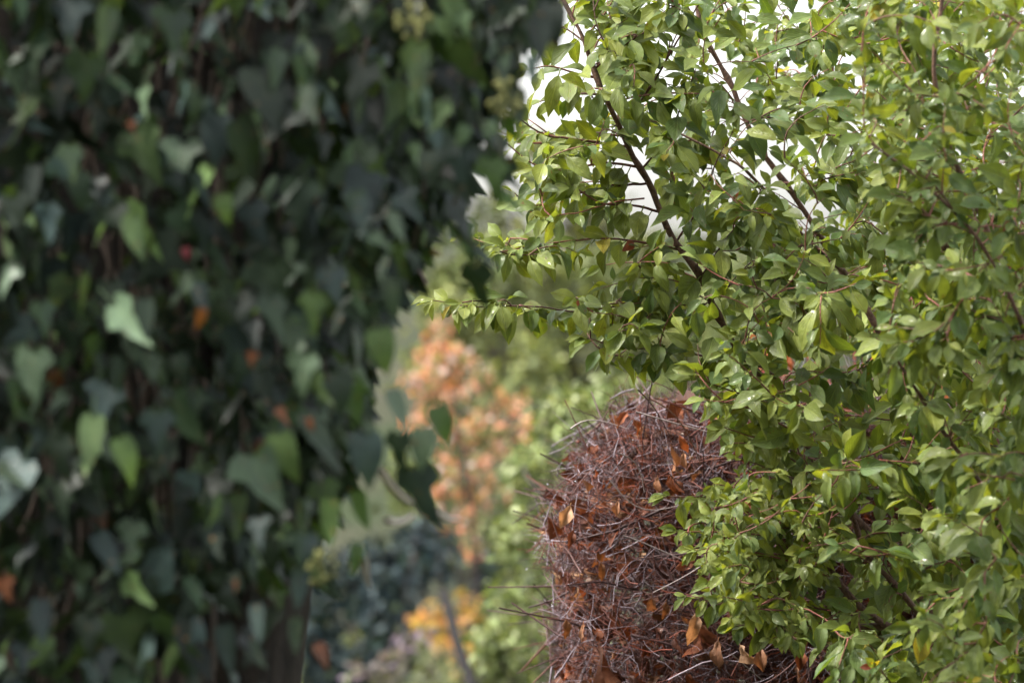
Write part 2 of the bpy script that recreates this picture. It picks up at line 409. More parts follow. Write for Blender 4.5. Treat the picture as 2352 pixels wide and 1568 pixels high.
# inner leaf layers, then unseen leaf masses added to shade the ivy
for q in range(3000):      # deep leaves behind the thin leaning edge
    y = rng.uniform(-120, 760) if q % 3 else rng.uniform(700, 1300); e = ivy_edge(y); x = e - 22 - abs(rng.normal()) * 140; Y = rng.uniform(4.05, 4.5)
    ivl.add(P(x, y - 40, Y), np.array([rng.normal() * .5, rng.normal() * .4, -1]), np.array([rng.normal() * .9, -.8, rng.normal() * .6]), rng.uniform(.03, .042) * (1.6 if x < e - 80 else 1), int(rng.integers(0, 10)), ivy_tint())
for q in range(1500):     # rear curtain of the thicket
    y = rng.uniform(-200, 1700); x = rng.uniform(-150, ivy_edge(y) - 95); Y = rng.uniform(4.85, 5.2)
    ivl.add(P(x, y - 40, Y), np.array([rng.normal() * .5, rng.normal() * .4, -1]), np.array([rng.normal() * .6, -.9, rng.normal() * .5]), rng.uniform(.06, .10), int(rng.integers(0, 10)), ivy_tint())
for q in range(1100):     # unseen leaves added on the near left side to block light
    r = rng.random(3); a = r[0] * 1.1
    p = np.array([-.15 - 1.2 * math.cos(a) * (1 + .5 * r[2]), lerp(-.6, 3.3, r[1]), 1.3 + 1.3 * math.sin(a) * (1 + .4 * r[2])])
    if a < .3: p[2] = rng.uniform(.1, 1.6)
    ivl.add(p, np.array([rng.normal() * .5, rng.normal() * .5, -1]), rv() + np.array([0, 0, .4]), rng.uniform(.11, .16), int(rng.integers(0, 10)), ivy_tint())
for q in range(2300):     # unseen leaf screen added behind the viewpoint, keeps the ivy in shade
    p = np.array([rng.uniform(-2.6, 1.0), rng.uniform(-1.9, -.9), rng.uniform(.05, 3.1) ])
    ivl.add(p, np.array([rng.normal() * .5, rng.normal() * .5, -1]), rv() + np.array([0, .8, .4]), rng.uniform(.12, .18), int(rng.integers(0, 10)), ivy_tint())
for q in range(2600):  # unseen crown above and left, put there to block sky light
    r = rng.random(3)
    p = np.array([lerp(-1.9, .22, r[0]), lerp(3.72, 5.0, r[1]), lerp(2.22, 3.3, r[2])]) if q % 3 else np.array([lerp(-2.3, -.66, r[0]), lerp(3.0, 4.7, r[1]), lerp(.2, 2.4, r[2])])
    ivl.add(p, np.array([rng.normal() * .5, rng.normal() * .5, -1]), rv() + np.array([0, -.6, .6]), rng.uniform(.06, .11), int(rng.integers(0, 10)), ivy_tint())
# edge fringe: sprays that hang free beyond the mass
ivs = MB()
for (x, y, n_) in [(1250,-40,9),(1190,150,7),(1130,280,8),(950,760,4),(905,880,3),(870,1000,3),(830,1120,3),(760,1220,3),(700,1310,3)]:
    Y = rng.uniform(3.72, 4.0); p0 = P(x - 112, y - 60, Y); p = p0.copy(); pts = [p.copy()]
    for q in range(n_):
        p = p + np.array([.006 + rng.normal() * .008, rng.normal() * .008, -.022]); pts.append(p.copy())
        ivl.add(p, np.array([rng.normal() * .6 + .2, rng.normal() * .3, -1]), np.array([rng.normal() * .8, -1, .3]), rng.uniform(.026, .05), int(rng.integers(0, 10)), np.array(IVC['N' if rng.random() < .4 else 'G']) * rng.uniform(.8, 1.3))
    ivs = MB(); ivs.tube(pts, .0013, 4, (.06, .055, .025)); ivs.build('stem', M_TWIG, ivy)
for q in range(70):      # climbing stems
    y0 = rng.uniform(200, 1750); x0 = rng.uniform(-200, 1) + ivy_edge(y0) * rng.random()
    Y = rng.uniform(3.9, 4.2); p = P(x0, y0, Y); pts = [p]
    for s_ in range(9):
        p = p + np.array([rng.normal() * .012, rng.normal() * .012, .05]); pts.append(p)
    ivs = MB(); ivs.tube(pts, rng.uniform(.0015, .004), 5, (.04, .028, .02)); ivs.build('stem', M_TWIG, ivy)
# pale dry stalks poking out of the edge
for (x0, y0, x1, y1) in [(876,1083,945,1155),(888,1196,948,1184),(1000,1172,1052,1190),(835,1290,848,1345)]:
    b = MB(); a_, c_ = P(x0, y0, 3.8), P(x1, y1, 3.86)
    ts = np.linspace(0, 1, 6)[:, None]; pts = a_ + (c_ - a_) * ts + np.array([0, 0, -.004]) * np.sin(ts * np.pi)
    b.tube(pts, np.linspace(.0042, .002, 6), 6, (.42, .36, .30)); b.build("dry_stalk", M_TWIG, ivy)
# flower umbels
def ico():
    import bmesh
    bm = bmesh.new(); bmesh.ops.create_icosphere(bm, subdivisions=1, radius=1)
    v = np.array([x.co[:] for x in bm.verts]); f = np.array([[x.index for x in fc.verts] for fc in bm.faces]); bm.free(); return v, f
ICO = ico()
for (x, y) in [(950, 50), (1162, 225), (735, 1300)]:
    b = MB(); c = P(x, y, 3.72)
    for q in range(26):
        dirn = nrm(rv()); b.add(ICO[0] * .0033 + c + dirn * .017, None, ICO[1])
        b.tube([c, c + dirn * .017], .0006, 3)
    b.tube([c, c + np.array([-.01, .05, .03])], .0016, 4)
    b.build("flower_umbel", M_UMBEL, ivy)
# woody core the ivy clings to
b = MB()
def core_col(xc, yc, z0, z1, r, lean):
    n, k = 26, 16
    zz = np.linspace(z0, z1, n); th = np.arange(k) * 2 * np.pi / k
    V = []
    for q, z in enumerate(zz):
        rr = r * (1 + .18 * np.sin(th * 3 + z * 2.1 + xc * 9) + .1 * np.sin(th * 5 - z * 5)) * (1.15 - .2 * q / n)
        V.append(np.stack([xc + lean * (z - z0) + rr * np.cos(th), yc + rr * .8 * np.sin(th), np.full(k, z)], -1))
    V = np.concatenate(V); i = np.arange(n - 1)[:, None] * k; j = np.arange(k)[None]; j2 = (j + 1) % k
    b = MB(); b.add(V, np.stack([i + j, i + j2, i + k + j2, i + k + j], -1).reshape(-1, 4)); b.build('woody_stem', M_IVYB, ivy)
core_col(-.68, 4.65, 0, 3.2, .24, .03); core_col(-.42, 4.65, 0, 3.2, .10, .05); core_col(-1.2, 4.5, 0, 3.2, .3, .0)
core_col(-.36, 4.6, 1.0, 3.1, .05, .19)

# ------------------------------------------------------------------ plum bushes
def resample(pts, step=.02):
    pts = np.array(pts, float); t = np.linspace(0, 1, len(pts))
    f = []
    tt = np.linspace(0, 1, max(8, len(pts) * 8))
    # Catmull-Rom through the points
    n = len(pts); s = tt * (n - 1); k = np.clip(s.astype(int), 0, n - 2); u = (s - k)[:, None]
    p0 = pts[np.clip(k - 1, 0, n - 1)]; p1 = pts[k]; p2 = pts[k + 1]; p3 = pts[np.clip(k + 2, 0, n - 1)]
    c = .5 * (2 * p1 + (p2 - p0) * u + (2 * p0 - 5 * p1 + 4 * p2 - p3) * u ** 2 + (3 * p1 - p0 - 3 * p2 + p3) * u ** 3)
    L = np.r_[0, np.cumsum(np.linalg.norm(np.diff(c, axis=0), axis=1))]
    m = max(3, int(L[-1] / step)); x = np.linspace(0, L[-1], m)
    return np.stack([np.interp(x, L, c[:, i]) for i in range(3)], -1)

class Plum:
    def __init__(s, root): s.root = root; s.nodes = np.zeros((0, 3)); s.dirs = np.zeros((0, 3)); s.twigs = MB(); s.lv = Leaves()
    def stem(s, pts, r0, r1, part='stem', depth=None):
        c = resample(pts); c = c + np.cumsum(rng.normal(size=c.shape) * .0005, axis=0)
        r = np.linspace(r0, r1, len(c)) * (1 + .1 * rng.normal(size=len(c))) * np.where(rng.random(len(c)) < .12, 1.25, 1)
        b = MB(); b.tube(c, r, 8); b.build(part, M_BARK, s.root)
        s.nodes = np.concatenate([s.nodes, c]); s.dirs = np.concatenate([s.dirs, nrm(np.gradient(c, axis=0))])
        return c
    def branch(s, pts, r0=.0022, leaves=True, size=.045, sp=.02, tone=0., root_skip=.12, gaps=0.):
        c = resample(pts, .012); c = c + np.cumsum(rng.normal(size=c.shape) * .0006, axis=0)
        red = rng.random()
        tint = lerp(np.array([.10, .05, .035]), np.array([.22, .075, .06]), red) * rng.uniform(.7, 1.2)
        s.twigs.tube(c, np.linspace(r0, r0 * .4, len(c)), 5, tint)
        s.nodes = np.concatenate([s.nodes, c[2:]]); s.dirs = np.concatenate([s.dirs, nrm(np.gradient(c, axis=0))[2:]])
        if leaves: s.leafy(c, size, sp, tone, root_skip, gaps)
        return c
    def leafy(s, c, size, sp, tone, skip, gaps=0.):
        seg = np.linalg.norm(np.diff(c, axis=0), axis=1); Ls = np.r_[0, np.cumsum(seg)]; T = Ls[-1]
        tg = nrm(np.gradient(c, axis=0)); x = T * skip + rng.uniform(0, sp); ph = rng.uniform(0, 6.28)
        while x < T:
            f = x / T
            p = np.array([np.interp(x, Ls, c[:, i]) for i in range(3)]); t = np.array([np.interp(x, Ls, tg[:, i]) for i in range(3)])
            for rep in range(2 if rng.random() < .22 else 1):
                if rng.random() < gaps: continue
                ph += 2.4 + rng.normal() * .3
                a = nrm(np.cross(t, [0.1, .2, 1])); b2 = np.cross(t, a)
                rad = a * math.cos(ph) + b2 * math.sin(ph)
                s.leaf(p, t * .55 + rad * .75 + np.array([0, -.08, -.55]) + rv(.18), size * (1.1 - .45 * f ** 3) * rng.uniform(.48, 1.28), tone)
            x += sp * rng.uniform(.6, 1.4)
        for q in range(rng.integers(2, 5)):
            s.leaf(c[-1], tg[-1] * .9 + rv(.45) + np.array([0, 0, -.15]), size * rng.uniform(.4, .8), tone + .12)
    def leaf(s, p, d, L, tone):
        d = nrm(d); n = np.array([-.2, -.75, .75]) + rv(.42)
        k = int(rng.integers(0, len(PLUM_T)))
        g_ = np.clip(rng.normal() * .3 + tone + .35, 0, 1.2)
        c = lerp(np.array([.062, .102, .028]), np.array([.168, .198, .040]), g_) * rng.uniform(.82, 1.18)
        r = rng.random()
        if r < .005: c = np.array([.26, .22, .03])
        elif r < .007: c = np.array([.18, .05, .03]); L = L * .6
        pet = .22 * L
        s.lv.add(p + d * pet, d, n, L, k, c)
    def grow(s, poly, Yr, count, size, tone=0., rmax=.34, sp=.0155, bias=(0, 0, 0)):
        count = int(count * 1.7); size *= 1.0
        poly = np.array(poly, float); lo_, hi_ = poly.min(0), poly.max(0); tips = []
        while len(tips) < count:
            x, y = rng.uniform(lo_, hi_)
            ins = False; j = len(poly) - 1
            for i in range(len(poly)):
                if (poly[i, 1] > y) != (poly[j, 1] > y) and x < (poly[j, 0] - poly[i, 0]) * (y - poly[i, 1]) / (poly[j, 1] - poly[i, 1]) + poly[i, 0]: ins = not ins
                j = i
            if ins: tips.append(P(x, y, rng.uniform(*Yr)))
        tips = np.array(tips)
        dist = np.array([np.min(np.linalg.norm(s.nodes - t, axis=1)) for t in tips])
        for t in tips[np.argsort(dist)]:
            v = t - s.nodes; dd = np.linalg.norm(v, axis=1)
            cost = dd + .10 * np.clip(-v[:, 2], 0, 1) * 2 + np.where(dd < .07, .3, 0)
            q = int(np.argmin(cost)); a = s.nodes[q]
            if dd[q] > rmax: t = a + v[q] / dd[q] * rmax
            L = np.linalg.norm(t - a)
            ctrl = a + (s.dirs[q] * .45 + nrm(t - a) * .6) * L * .5 + np.array([0, 0, .1 * L]) + rv(.012)
            u = np.linspace(0, 1, 5)[:, None]
            pts = (1 - u) ** 2 * a + 2 * u * (1 - u) * ctrl + u ** 2 * t
            s.branch(pts, .0011 + .0038 * L, True, size, sp, tone, .1)
    def clear(s, stem, ymax, prob, w=17):
        # a leaf that would hide a bare stem was never there
        sx, sy = PX(stem); k = sy < ymax; sx, sy, sz = sx[k], sy[k], stem[k, 1]; keep = []
        for q in range(len(s.lv.pos)):
            c = s.lv.pos[q] + s.lv.d[q] * s.lv.L[q] * .5; cx, cy = PX(c); dd = np.hypot(sx - cx, sy - cy); j = int(np.argmin(dd))
            keep.append(not (dd[j] < w + 7 and c[1] < sz[j] + .01 and rng.random() < prob))
        for nm in ('pos', 'd', 'n', 'L', 'k', 't', 'must'): setattr(s.lv, nm, [v for v, kk in zip(getattr(s.lv, nm), keep) if kk])
    def done(s): s.twigs.build("twigs", M_TWIG, s.root)['kind'] = 'stuff'

plumA = thing("plum_bush", "wild plum bush with reddish brown stems leaning towards the ivy, its leaves in sharp focus", "bush", group="plum bushes")
A = Plum(plumA)
YF = 6.0
sA = A.stem([P(2700, 2700, 6.3), P(2520, 2150, 6.25), P(2330, 1720, 6.2), P(2180, 1480, 6.15), P(2040, 1275, 6.1), P(1960, 1190, 6.08), P(1900, 1110, 6.08), P(1840, 1000, 6.08), P(1740, 860, 6.06), P(1650, 730, 6.03), P(1610, 640, 6.0), P(1575, 590, 6.0), P(1540, 540, 6.0), P(1515, 480, 6.0), P(1490, 420, 6.0), P(1455, 360, 6.0), P(1425, 290, 5.98), P(1390, 220, 5.96), P(1365, 160, 5.96), P(1340, 90, 5.95), P(1292, 0, 5.95), P(1250, -90, 5.95)], .0125, .0033)
sB = A.stem([P(2720, 2700, 6.45), P(2600, 2150, 6.45), P(2480, 1760, 6.45), P(2370, 1450, 6.4), P(2250, 1180, 6.4), P(2120, 930, 6.38), P(2020, 750, 6.35), P(1945, 630, 6.35), P(1900, 560, 6.33), P(1850, 480, 6.32), P(1800, 410, 6.3), P(1745, 340, 6.3), P(1700, 250, 6.3), P(1680, 200, 6.3), P(1640, 130, 6.3), P(1605, 60, 6.3), P(1590, -60, 6.3)], .0125, .0036)
sC = A.stem([P(2740, 2700, 6.7), P(2660, 2150, 6.7), P(2560, 1650, 6.65), P(2450, 1200, 6.6), P(2330, 900, 6.6), P(2210, 680, 6.55), P(2160, 560, 6.5), P(2100, 400, 6.5), P(2040, 200, 6.5), P(2010, 20, 6.5), P(1990, -90, 6.5)], .012, .004)
sD = A.stem([P(2720, 2700, 6.15), P(2450, 1950, 6.1), P(2290, 1650, 6.05), P(2110, 1460, 6.0), P(2040, 1440, 6.0), P(1950, 1440, 6.0), P(1870, 1430, 5.98)], .0115, .005)
sE = A.stem([P(2040, 1440, 6.0), P(1970, 1390, 5.95), P(1920, 1330, 5.95), P(1880, 1250, 5.95), P(1860, 1180, 5.93)], .0065, .003)
sF = A.stem([P(2180, 1480, 6.15), P(2100, 1390, 5.95), P(2050, 1330, 5.9), P(1990, 1260, 5.9), P(1955, 1160, 5.88)], .007, .0035)
A.stem([P(1840, 1000, 6.08), P(1800, 900, 5.9), P(1750, 850, 5.85), P(1690, 830, 5.8)], .004, .002)
A.stem([P(1945, 630, 6.35), P(1860, 560, 6.2), P(1790, 480, 6.15), P(1720, 400, 6.1), P(1640, 350, 6.1), P(1560, 310, 6.1)], .004, .0018)
def hb(pts, Y, r0=.0026, size=.046, sp=.021, tone=.1, skip=.12, gaps=0.):
    size *= 1.0; sp *= .66; r0 *= .8; skip = min(skip, .04)
    y0, y1 = Y if isinstance(Y, tuple) else (Y, Y)
    return A.branch([P(x, y, lerp(y0, y1, k / (len(pts) - 1))) for k, (x, y) in enumerate(pts)], r0, True, size, sp, tone, skip, gaps)
hb([(1572,577),(1480,560),(1400,553),(1300,557),(1230,568),(1150,580)], (6.0,5.9), .0028, .046, .017, .2, .1, 0.)
hb([(1235,568),(1180,565),(1110,555),(1062,540)], (5.92,6.05), .0014, .03, .014, .2)
hb([(1640,722),(1540,692),(1430,702),(1330,718),(1250,712),(1160,708),(1080,705),(1000,694)], (6.03,5.9), .0026, .044, .017, .2, .05, 0.)
hb([(1660,830),(1580,810),(1500,800),(1430,797),(1345,780)], (6.05,5.9), .0026, .047, .026, .05, .1)
hb([(1442,338),(1390,330),(1330,318),(1250,303),(1192,262)], (6.0,5.95), .0036, .05, .02, .15, .15)
hb([(1428,312),(1370,305),(1300,312),(1220,325),(1150,300)], (6.0,6.1), .0026, .045, .02, .2)
hb([(1478,388),(1400,376),(1310,392),(1240,385),(1165,330)], (6.0,5.9), .003, .045, .017, .25)
hb([(1492,420),(1400,425),(1300,448),(1230,470),(1190,440)], (6.0,5.95), .0028, .044, .017, .25)
hb([(1518,488),(1450,472),(1380,470),(1310,430)], (6.0,5.92), .003, .047, .022, .1)
hb([(1480,455),(1400,465),(1320,490),(1250,500)], (5.98,5.85), .002, .044, .024, .15)
hb([(1372,180),(1310,165),(1260,150),(1215,155)], (5.96,5.9), .0026, .046, .018, .2)
hb([(1388,222),(1330,215),(1270,225),(1225,240)], (5.96,6.0), .0026, .046, .018, .2)
hb([(1345,100),(1300,70),(1265,60),(1240,90)], (5.95,6.0), .0024, .044, .018, .2)
hb([(1425,288),(1470,235),(1545,115),(1600,20),(1640,-40)], (5.98,5.8), .003, .045, .03, 0.)
hb([(1470,390),(1520,330),(1560,250),(1600,150)], (6.0,5.85), .0024, .047, .022, 0.)
hb([(1550,560),(1600,480),(1640,380),(1680,300)], (6.0,5.85), .0026, .05, .02, 0.)
hb([(1610,640),(1660,560),(1720,480),(1760,420)], (6.0,5.8), .0026, .05, .02, 0.)
hb([(1400,240),(1480,220),(1600,215),(1700,240)], (5.96,5.8), .0022, .05, .02, .05)
hb([(1365,160),(1420,110),(1500,60),(1560,20)], (5.96,5.85), .0024, .05, .02, .05)
hb([(1340,90),(1380,40),(1420,-30)], (5.95,5.9), .0024, .05, .02, .05)
for (x0, y0, x1, y1) in [(1860,1180,1530,1140),(1880,1250,1560,1215),(1920,1330,1590,1262),(1870,1430,1580,1370),(1900,1400,1640,1335),(1870,1430,1690,1440),(1860,1190,1640,1110),(1955,1160,1700,1060),(1870,1240,1650,1180),(1890,1280,1620,1300),(1840,1000,1610,920),(1900,1110,1660,980),(1880,1060,1690,1020),(1800,930,1600,860)]:
    mx, my = (x0 + x1) / 2 + rng.normal() * 14, (y0 + y1) / 2 - 18 + rng.normal() * 10
    hb([(x0, y0), (mx, my), (x1, y1)], (5.96, rng.uniform(5.75, 5.95)), .0024, .036, .015, .28, .15)
small = [(1600,1120),(1590,1230),(1620,1290),(1605,1375),(1680,1440),(1830,1480),(1950,1440),(1980,1250),(1930,1120),(1760,1080)]
A.grow(small, (5.65, 6.05), 85, .028, .25, .2, .014)
A.grow([(1300,-60),(1235,110),(1200,230),(1170,320),(1190,420),(1260,470),(1400,440),(1450,330),(1400,200),(1360,60),(1330,-60)], (5.8, 6.2), 11, .042, .2, .2)
A.grow([(1330,-60),(1420,200),(1500,400),(1580,560),(1680,720),(1800,760),(1960,640),(1760,330),(1640,60),(1620,-60)], (5.7, 6.35), 70, .042, .05, .28)
A.grow([(1640,-60),(1700,180),(1800,380),(1980,640),(2400,700),(2400,-60)], (5.7, 6.9), 165, .041, 0., .32)
A.grow([(1620,860),(1660,780),(1780,720),(1960,640),(2400,640),(2400,1100),(2000,1100),(1800,1060),(1660,960)], (5.6, 6.6), 125, .045, .08, .3)
A.grow([(1850,1080),(2400,1060),(2400,1640),(1950,1600),(1880,1500),(1960,1350)], (5.5, 6.6), 135, .044, 0., .3)
hb([(1640,700),(1560,650),(1470,640),(1380,665)], (6.03,5.95), .002, .04, .02, .1)
hb([(1600,640),(1520,610),(1440,600),(1360,615)], (6.0,6.1), .002, .04, .022, .1)
A.grow([(1300,690),(1640,640),(1690,760),(1620,860),(1360,810)], (5.8, 6.15), 12, .042, .1, .2)
A.grow([(1150,545),(1560,560),(1560,620),(1150,612)], (5.85, 6.0), 5, .038, .2, .09)
A.grow([(1010,690),(1600,670),(1600,740),(1010,725)], (5.85, 6.0), 6, .038, .2, .09)
A.clear(sA, 770, .85, 8); A.clear(sB, 650, .6, 10); A.clear(sA[:60], 1300, .0); A.clear(sF, 1500, .5); A.clear(sD, 1560, .5)
A.done()

plumB = thing("plum_bush", "nearer slightly blurred plum bush at the edge of the view, broad dark green leaves", "bush", group="plum bushes")
B = Plum(plumB)
B.stem([P(3000, 3200, 5.42), P(2760, 2000, 5.42), P(2560, 1400, 5.40), P(2430, 1000, 5.37), P(2330, 660, 5.37), P(2265, 510, 5.37), P(2230, 430, 5.37), P(2180, 300, 5.34), P(2160, 140, 5.32), P(2190, -60, 5.32)], .009, .003)
B.stem([P(3000, 3200, 5.62), P(2700, 1900, 5.62), P(2460, 1420, 5.57), P(2320, 1200, 5.52), P(2180, 1000, 5.47), P(2060, 820, 5.42)], .008, .0022)
B.stem([P(3000, 3200, 5.52), P(2800, 2200, 5.52), P(2500, 1750, 5.42), P(2330, 1600, 5.32), P(2200, 1540, 5.32)], .008, .0025)
B.stem([P(2430, 1000, 5.37), P(2350, 760, 5.22), P(2250, 560, 5.17), P(2120, 420, 5.17), P(2000, 330, 5.17)], .004, .0016)
B.grow([(1990,20),(1960,300),(2030,500),(2040,640),(2200,800),(2450,800),(2450,-60),(2000,-60)], (5.1, 5.67), 112, .038, .02, .32)
B.grow([(1980,680),(2040,860),(2150,1050),(2180,1240),(2420,1400),(2450,700),(2120,640)], (5.1, 5.72), 62, .040, .05, .3)
B.grow([(2060,1440),(2150,1350),(2450,1250),(2450,1650),(2060,1650)], (5.1, 5.72), 32, .037, .05, .3)
B.done()

# ------------------------------------------------------------------ withered clipped hedge
hedge = thing("clipped_hedge", "rounded clipped hedge of bare reddish twigs with withered orange leaves under the plum", "hedge")
HC = P(1928, 1560, 6.95); HC[2] = .842
HR = np.array([.505, .56, .65])
EX = 5.6
def hedge_pt():
    while True:
        u = nrm(rv()); 
        if u[1] > .5 or u[2] < -.6: continue
        if HC[2] + u[2] * HR[2] * 1.1 < .93 and rng.random() < .8: continue
        s_ = (np.sum(np.abs(u) ** EX)) ** (-1 / EX)
        q = u * s_
        lump = 1 + .035 * math.sin(q[0] * 7 + 1) + .03 * math.sin(q[2] * 9 + q[0] * 4) + .03 * math.sin(q[1] * 8 + q[0] * 6) + .02 * math.sin(q[0] * 23 + q[2] * 19)
        p = HC + q * HR * lump
        g_ = nrm(np.sign(q) * np.abs(q) ** (EX - 1) / HR)
        return p, g_
tw = MB()
TWC = [np.array(c) for c in [(.16, .08, .065), (.23, .072, .042), (.44, .36, .35), (.09, .045, .036), (.25, .13, .10), (.32, .075, .035)]]
def twig(p, d, L, r, tint, curl=.25, n=5):
    tint = tint * np.array([.46, .46, .54])
    pts = [p]; d = nrm(d)
    for q in range(n - 1):
        d = nrm(d + rv(curl / n * 1.3)); p = p + d * L / (n - 1); pts.append(p)
    tw.tube(pts, np.linspace(r, r * .5, n) * .8, 4, tint); return pts[-1], d
drops = MB()
for q in range(23000):
    p, g_ = hedge_pt(); dep = min(abs(rng.normal()) * .06, .25) if q % 3 else rng.uniform(.1, .4)
    p = p - g_ * dep
    tan = nrm(np.cross(g_, rv()))
    tan[2] *= .75; tan = nrm(tan)
    rad = rng.random()
    tint = TWC[rng.choice(6, p=[.26, .2, .22, .14, .12, .06])] * rng.uniform(.7, 1.25)
    if rad < .30:
        d = g_ + tan * rng.uniform(.1, .7) + np.array([-.1, 0, .25]); L = rng.uniform(.04, .12); p = p - g_ * .05
        e, _ = twig(p, d, L, rng.uniform(.0007, .0012), tint, .4)
        if rng.random() < .05: drops.add(ICO[0] * rng.uniform(.0012, .0022) + e - np.array([0, 0, .002]), None, ICO[1])
    else:
        d = tan + g_ * rng.normal() * .3; L = rng.uniform(.025, .10)
        twig(p - d * L * .5, d, L, rng.uniform(.0007, .0014), tint, 1.1)
for q in range(150):       # a few thicker grey sticks lying across the clipped face
    p, g_ = hedge_pt(); tan = nrm(np.cross(g_, nrm(rv()))); L = rng.uniform(.06, .14)
    twig(p - tan * L * .5 + g_ * .01, tan, L, rng.uniform(.0014, .0024), TWC[rng.choice([2, 4, 0])] * rng.uniform(.8, 1.2), .7, 7)
for q in range(2600):      # fringe of clipped shoots along the rounded shoulder
    p, g_ = hedge_pt()
    if g_[0] > -.3 and g_[2] < .5: continue
    twig(p - g_ * .05, g_ + rv(.3) + np.array([-.15, -.1, .15]), rng.uniform(.05, .115), rng.uniform(.0005, .0009), TWC[rng.choice([0, 1, 3])] * rng.uniform(.7, 1.2), 1.2)
o = tw.build("twigs", M_TWIG, hedge); o['kind'] = 'stuff'
o = drops.build("water_drops", M_DROP, hedge); o['kind'] = 'stuff'
# hand-placed sticks that stand out
for k, (x0, y0, x1, y1, r, c) in enumerate([(1310,985,1440,984,.0022,2),(1470,950,1475,1075,.0016,5),(1493,915,1610,1065,.0026,4),(1400,1100,1560,1160,.002,2),(1460,945,1700,1010,.0024,2),(1560,1160,1640,1230,.002,2),(1680,1500,1750,1560,.0018,2),(1760,1380,1720,1540,.0014,2),(1420,1040,1480,1130,.002,2),(1540,1090,1700,1150,.0018,0),(1430,1230,1600,1300,.002,2),(1650,1270,1500,1360,.0016,2),(1445,860,1560,905,.0016,4),(1465,895,1545,1015,.002,3)]):
    b = MB(); a_, c_ = P(x0, y0, 6.28), P(x1, y1, 6.34); ts = np.linspace(0, 1, 8)[:, None]
    b.tube(a_ + (c_ - a_) * ts + rng.normal(size=3) * .012 * np.sin(ts * np.pi), np.linspace(r, r * .6, 8) * .6, 6, TWC[c] * .75); b.build("branch", M_TWIG, hedge)
for q in range(46):      # forking main branches that reach the clipped face
    p, g_ = hedge_pt()
    if g_[1] > .3: continue
    a_ = np.array([HC[0] + rng.normal() * .15, HC[1] + rng.normal() * .1, rng.uniform(.3, .8)]); b = MB()
    c = resample([a_, lerp(a_, p, .5) + rv(.05), p - g_ * .10], .04); b.tube(c, np.linspace(.0055, .0016, len(c)), 6, np.array((.12, .085, .08)) * rng.uniform(.6, 1.2))
    for z in range(3):
        k = int(len(c) * rng.uniform(.55, .9)); e = c[k] + nrm(p - a_ + rv(.25)) * rng.uniform(.03, .07)
        cc = resample([c[k], lerp(c[k], e, .5) + rv(.012), e], .03); b.tube(cc, np.linspace(.0024, .0009, len(cc)), 5, np.array((.11, .07, .065)))
    b.build("branch", M_TWIG, hedge)
for q in range(7):
    b = MB(); x = HC[0] + lerp(-.35, .35, q / 6)
    b.tube([(x, HC[1] + rng.normal() * .1, 0), (x + .02, HC[1], .5), (x + rng.normal() * .08, HC[1] - .05, 1.05)], (.016, .012, .006), 6, (.10, .07, .06)); b.build("branch", M_TWIG, hedge)
DC = [np.array(c) for c in [(.15, .048, .020), (.095, .034, .02), (.20, .095, .05), (.06, .026, .018), (.32, .19, .11), (.12, .052, .022)]]
inner = MB(); sv = tw; tw = inner
for q in range(5000):
    u = rng.uniform(-1, 1, 3)
    if np.sum(np.abs(u) ** EX) > .92: continue
    p = HC + u * HR
    if p[2] < .6: continue
    twig(p, rv() * np.array([1, 1, .7]), rng.uniform(.08, .22), rng.uniform(.0015, .0035), TWC[rng.choice([0, 1, 3])] * .8, .5, 3)
tw = sv
o = inner.build("inner_twigs", M_TWIG, hedge); o['kind'] = 'stuff'
hl = Leaves()
for q in range(1900):
    u = rng.uniform(-1, 1, 3)
    if np.sum(np.abs(u) ** EX) > .8: continue
    p = HC + u * HR
    if p[2] < .6: continue
    hl.add(p, rv(), rv(), rng.uniform(.05, .09), int(rng.integers(0, 8)), np.array((.10, .04, .022)) * rng.uniform(.5, 1.2))
for (x, y, L, an, c) in [(1310,1160,70,110,4),(1318,1215,55,110,1),(1600,1405,90,95,4),(1650,1470,80,105,2),(1700,1480,80,60,4),(1745,1485,70,80,2),(1440,945,50,120,0),(1455,960,50,60,0),(1570,1040,45,80,2),(1545,1090,55,95,0),(1510,1095,45,100,2),(1600,1290,60,160,0),(1530,1380,50,90,5),(1300,1420,55,80,5),(1340,1430,55,95,2),(1420,1150,45,95,2),(1560,1000,50,60,0),(1780,1430,60,100,3),(1800,1450,60,85,3),(1590,1130,40,70,0),(1380,1290,50,80,5),(1655,1290,40,70,2),(1700,1130,50,60,0),(1840,1490,60,90,0)]:
    Y = 6.25 + rng.uniform(0, .08); a = radians(an)
    hl.add(P(x, y, Y), (math.cos(a), -.2, -math.sin(a)), np.array([rng.normal() * .3, -1, .2]), L * K * Y * .82, int(rng.integers(0, 8)), DC[c] * rng.uniform(.85, 1.2), True)
for q in range(4200):
    p, g_ = hedge_pt(); dep = (.01 + abs(rng.normal()) * .05) if q % 2 == 0 else rng.uniform(.08, .45)
    hl.add(p - g_ * dep, rv() + np.array([0, 0, -.7]), rv(.6) + g_ * .5, rng.uniform(.014, .042), int(rng.integers(0, 8)), DC[rng.choice(6, p=[.30, .22, .14, .2, .04, .1])] * rng.uniform(.5, 1.1))

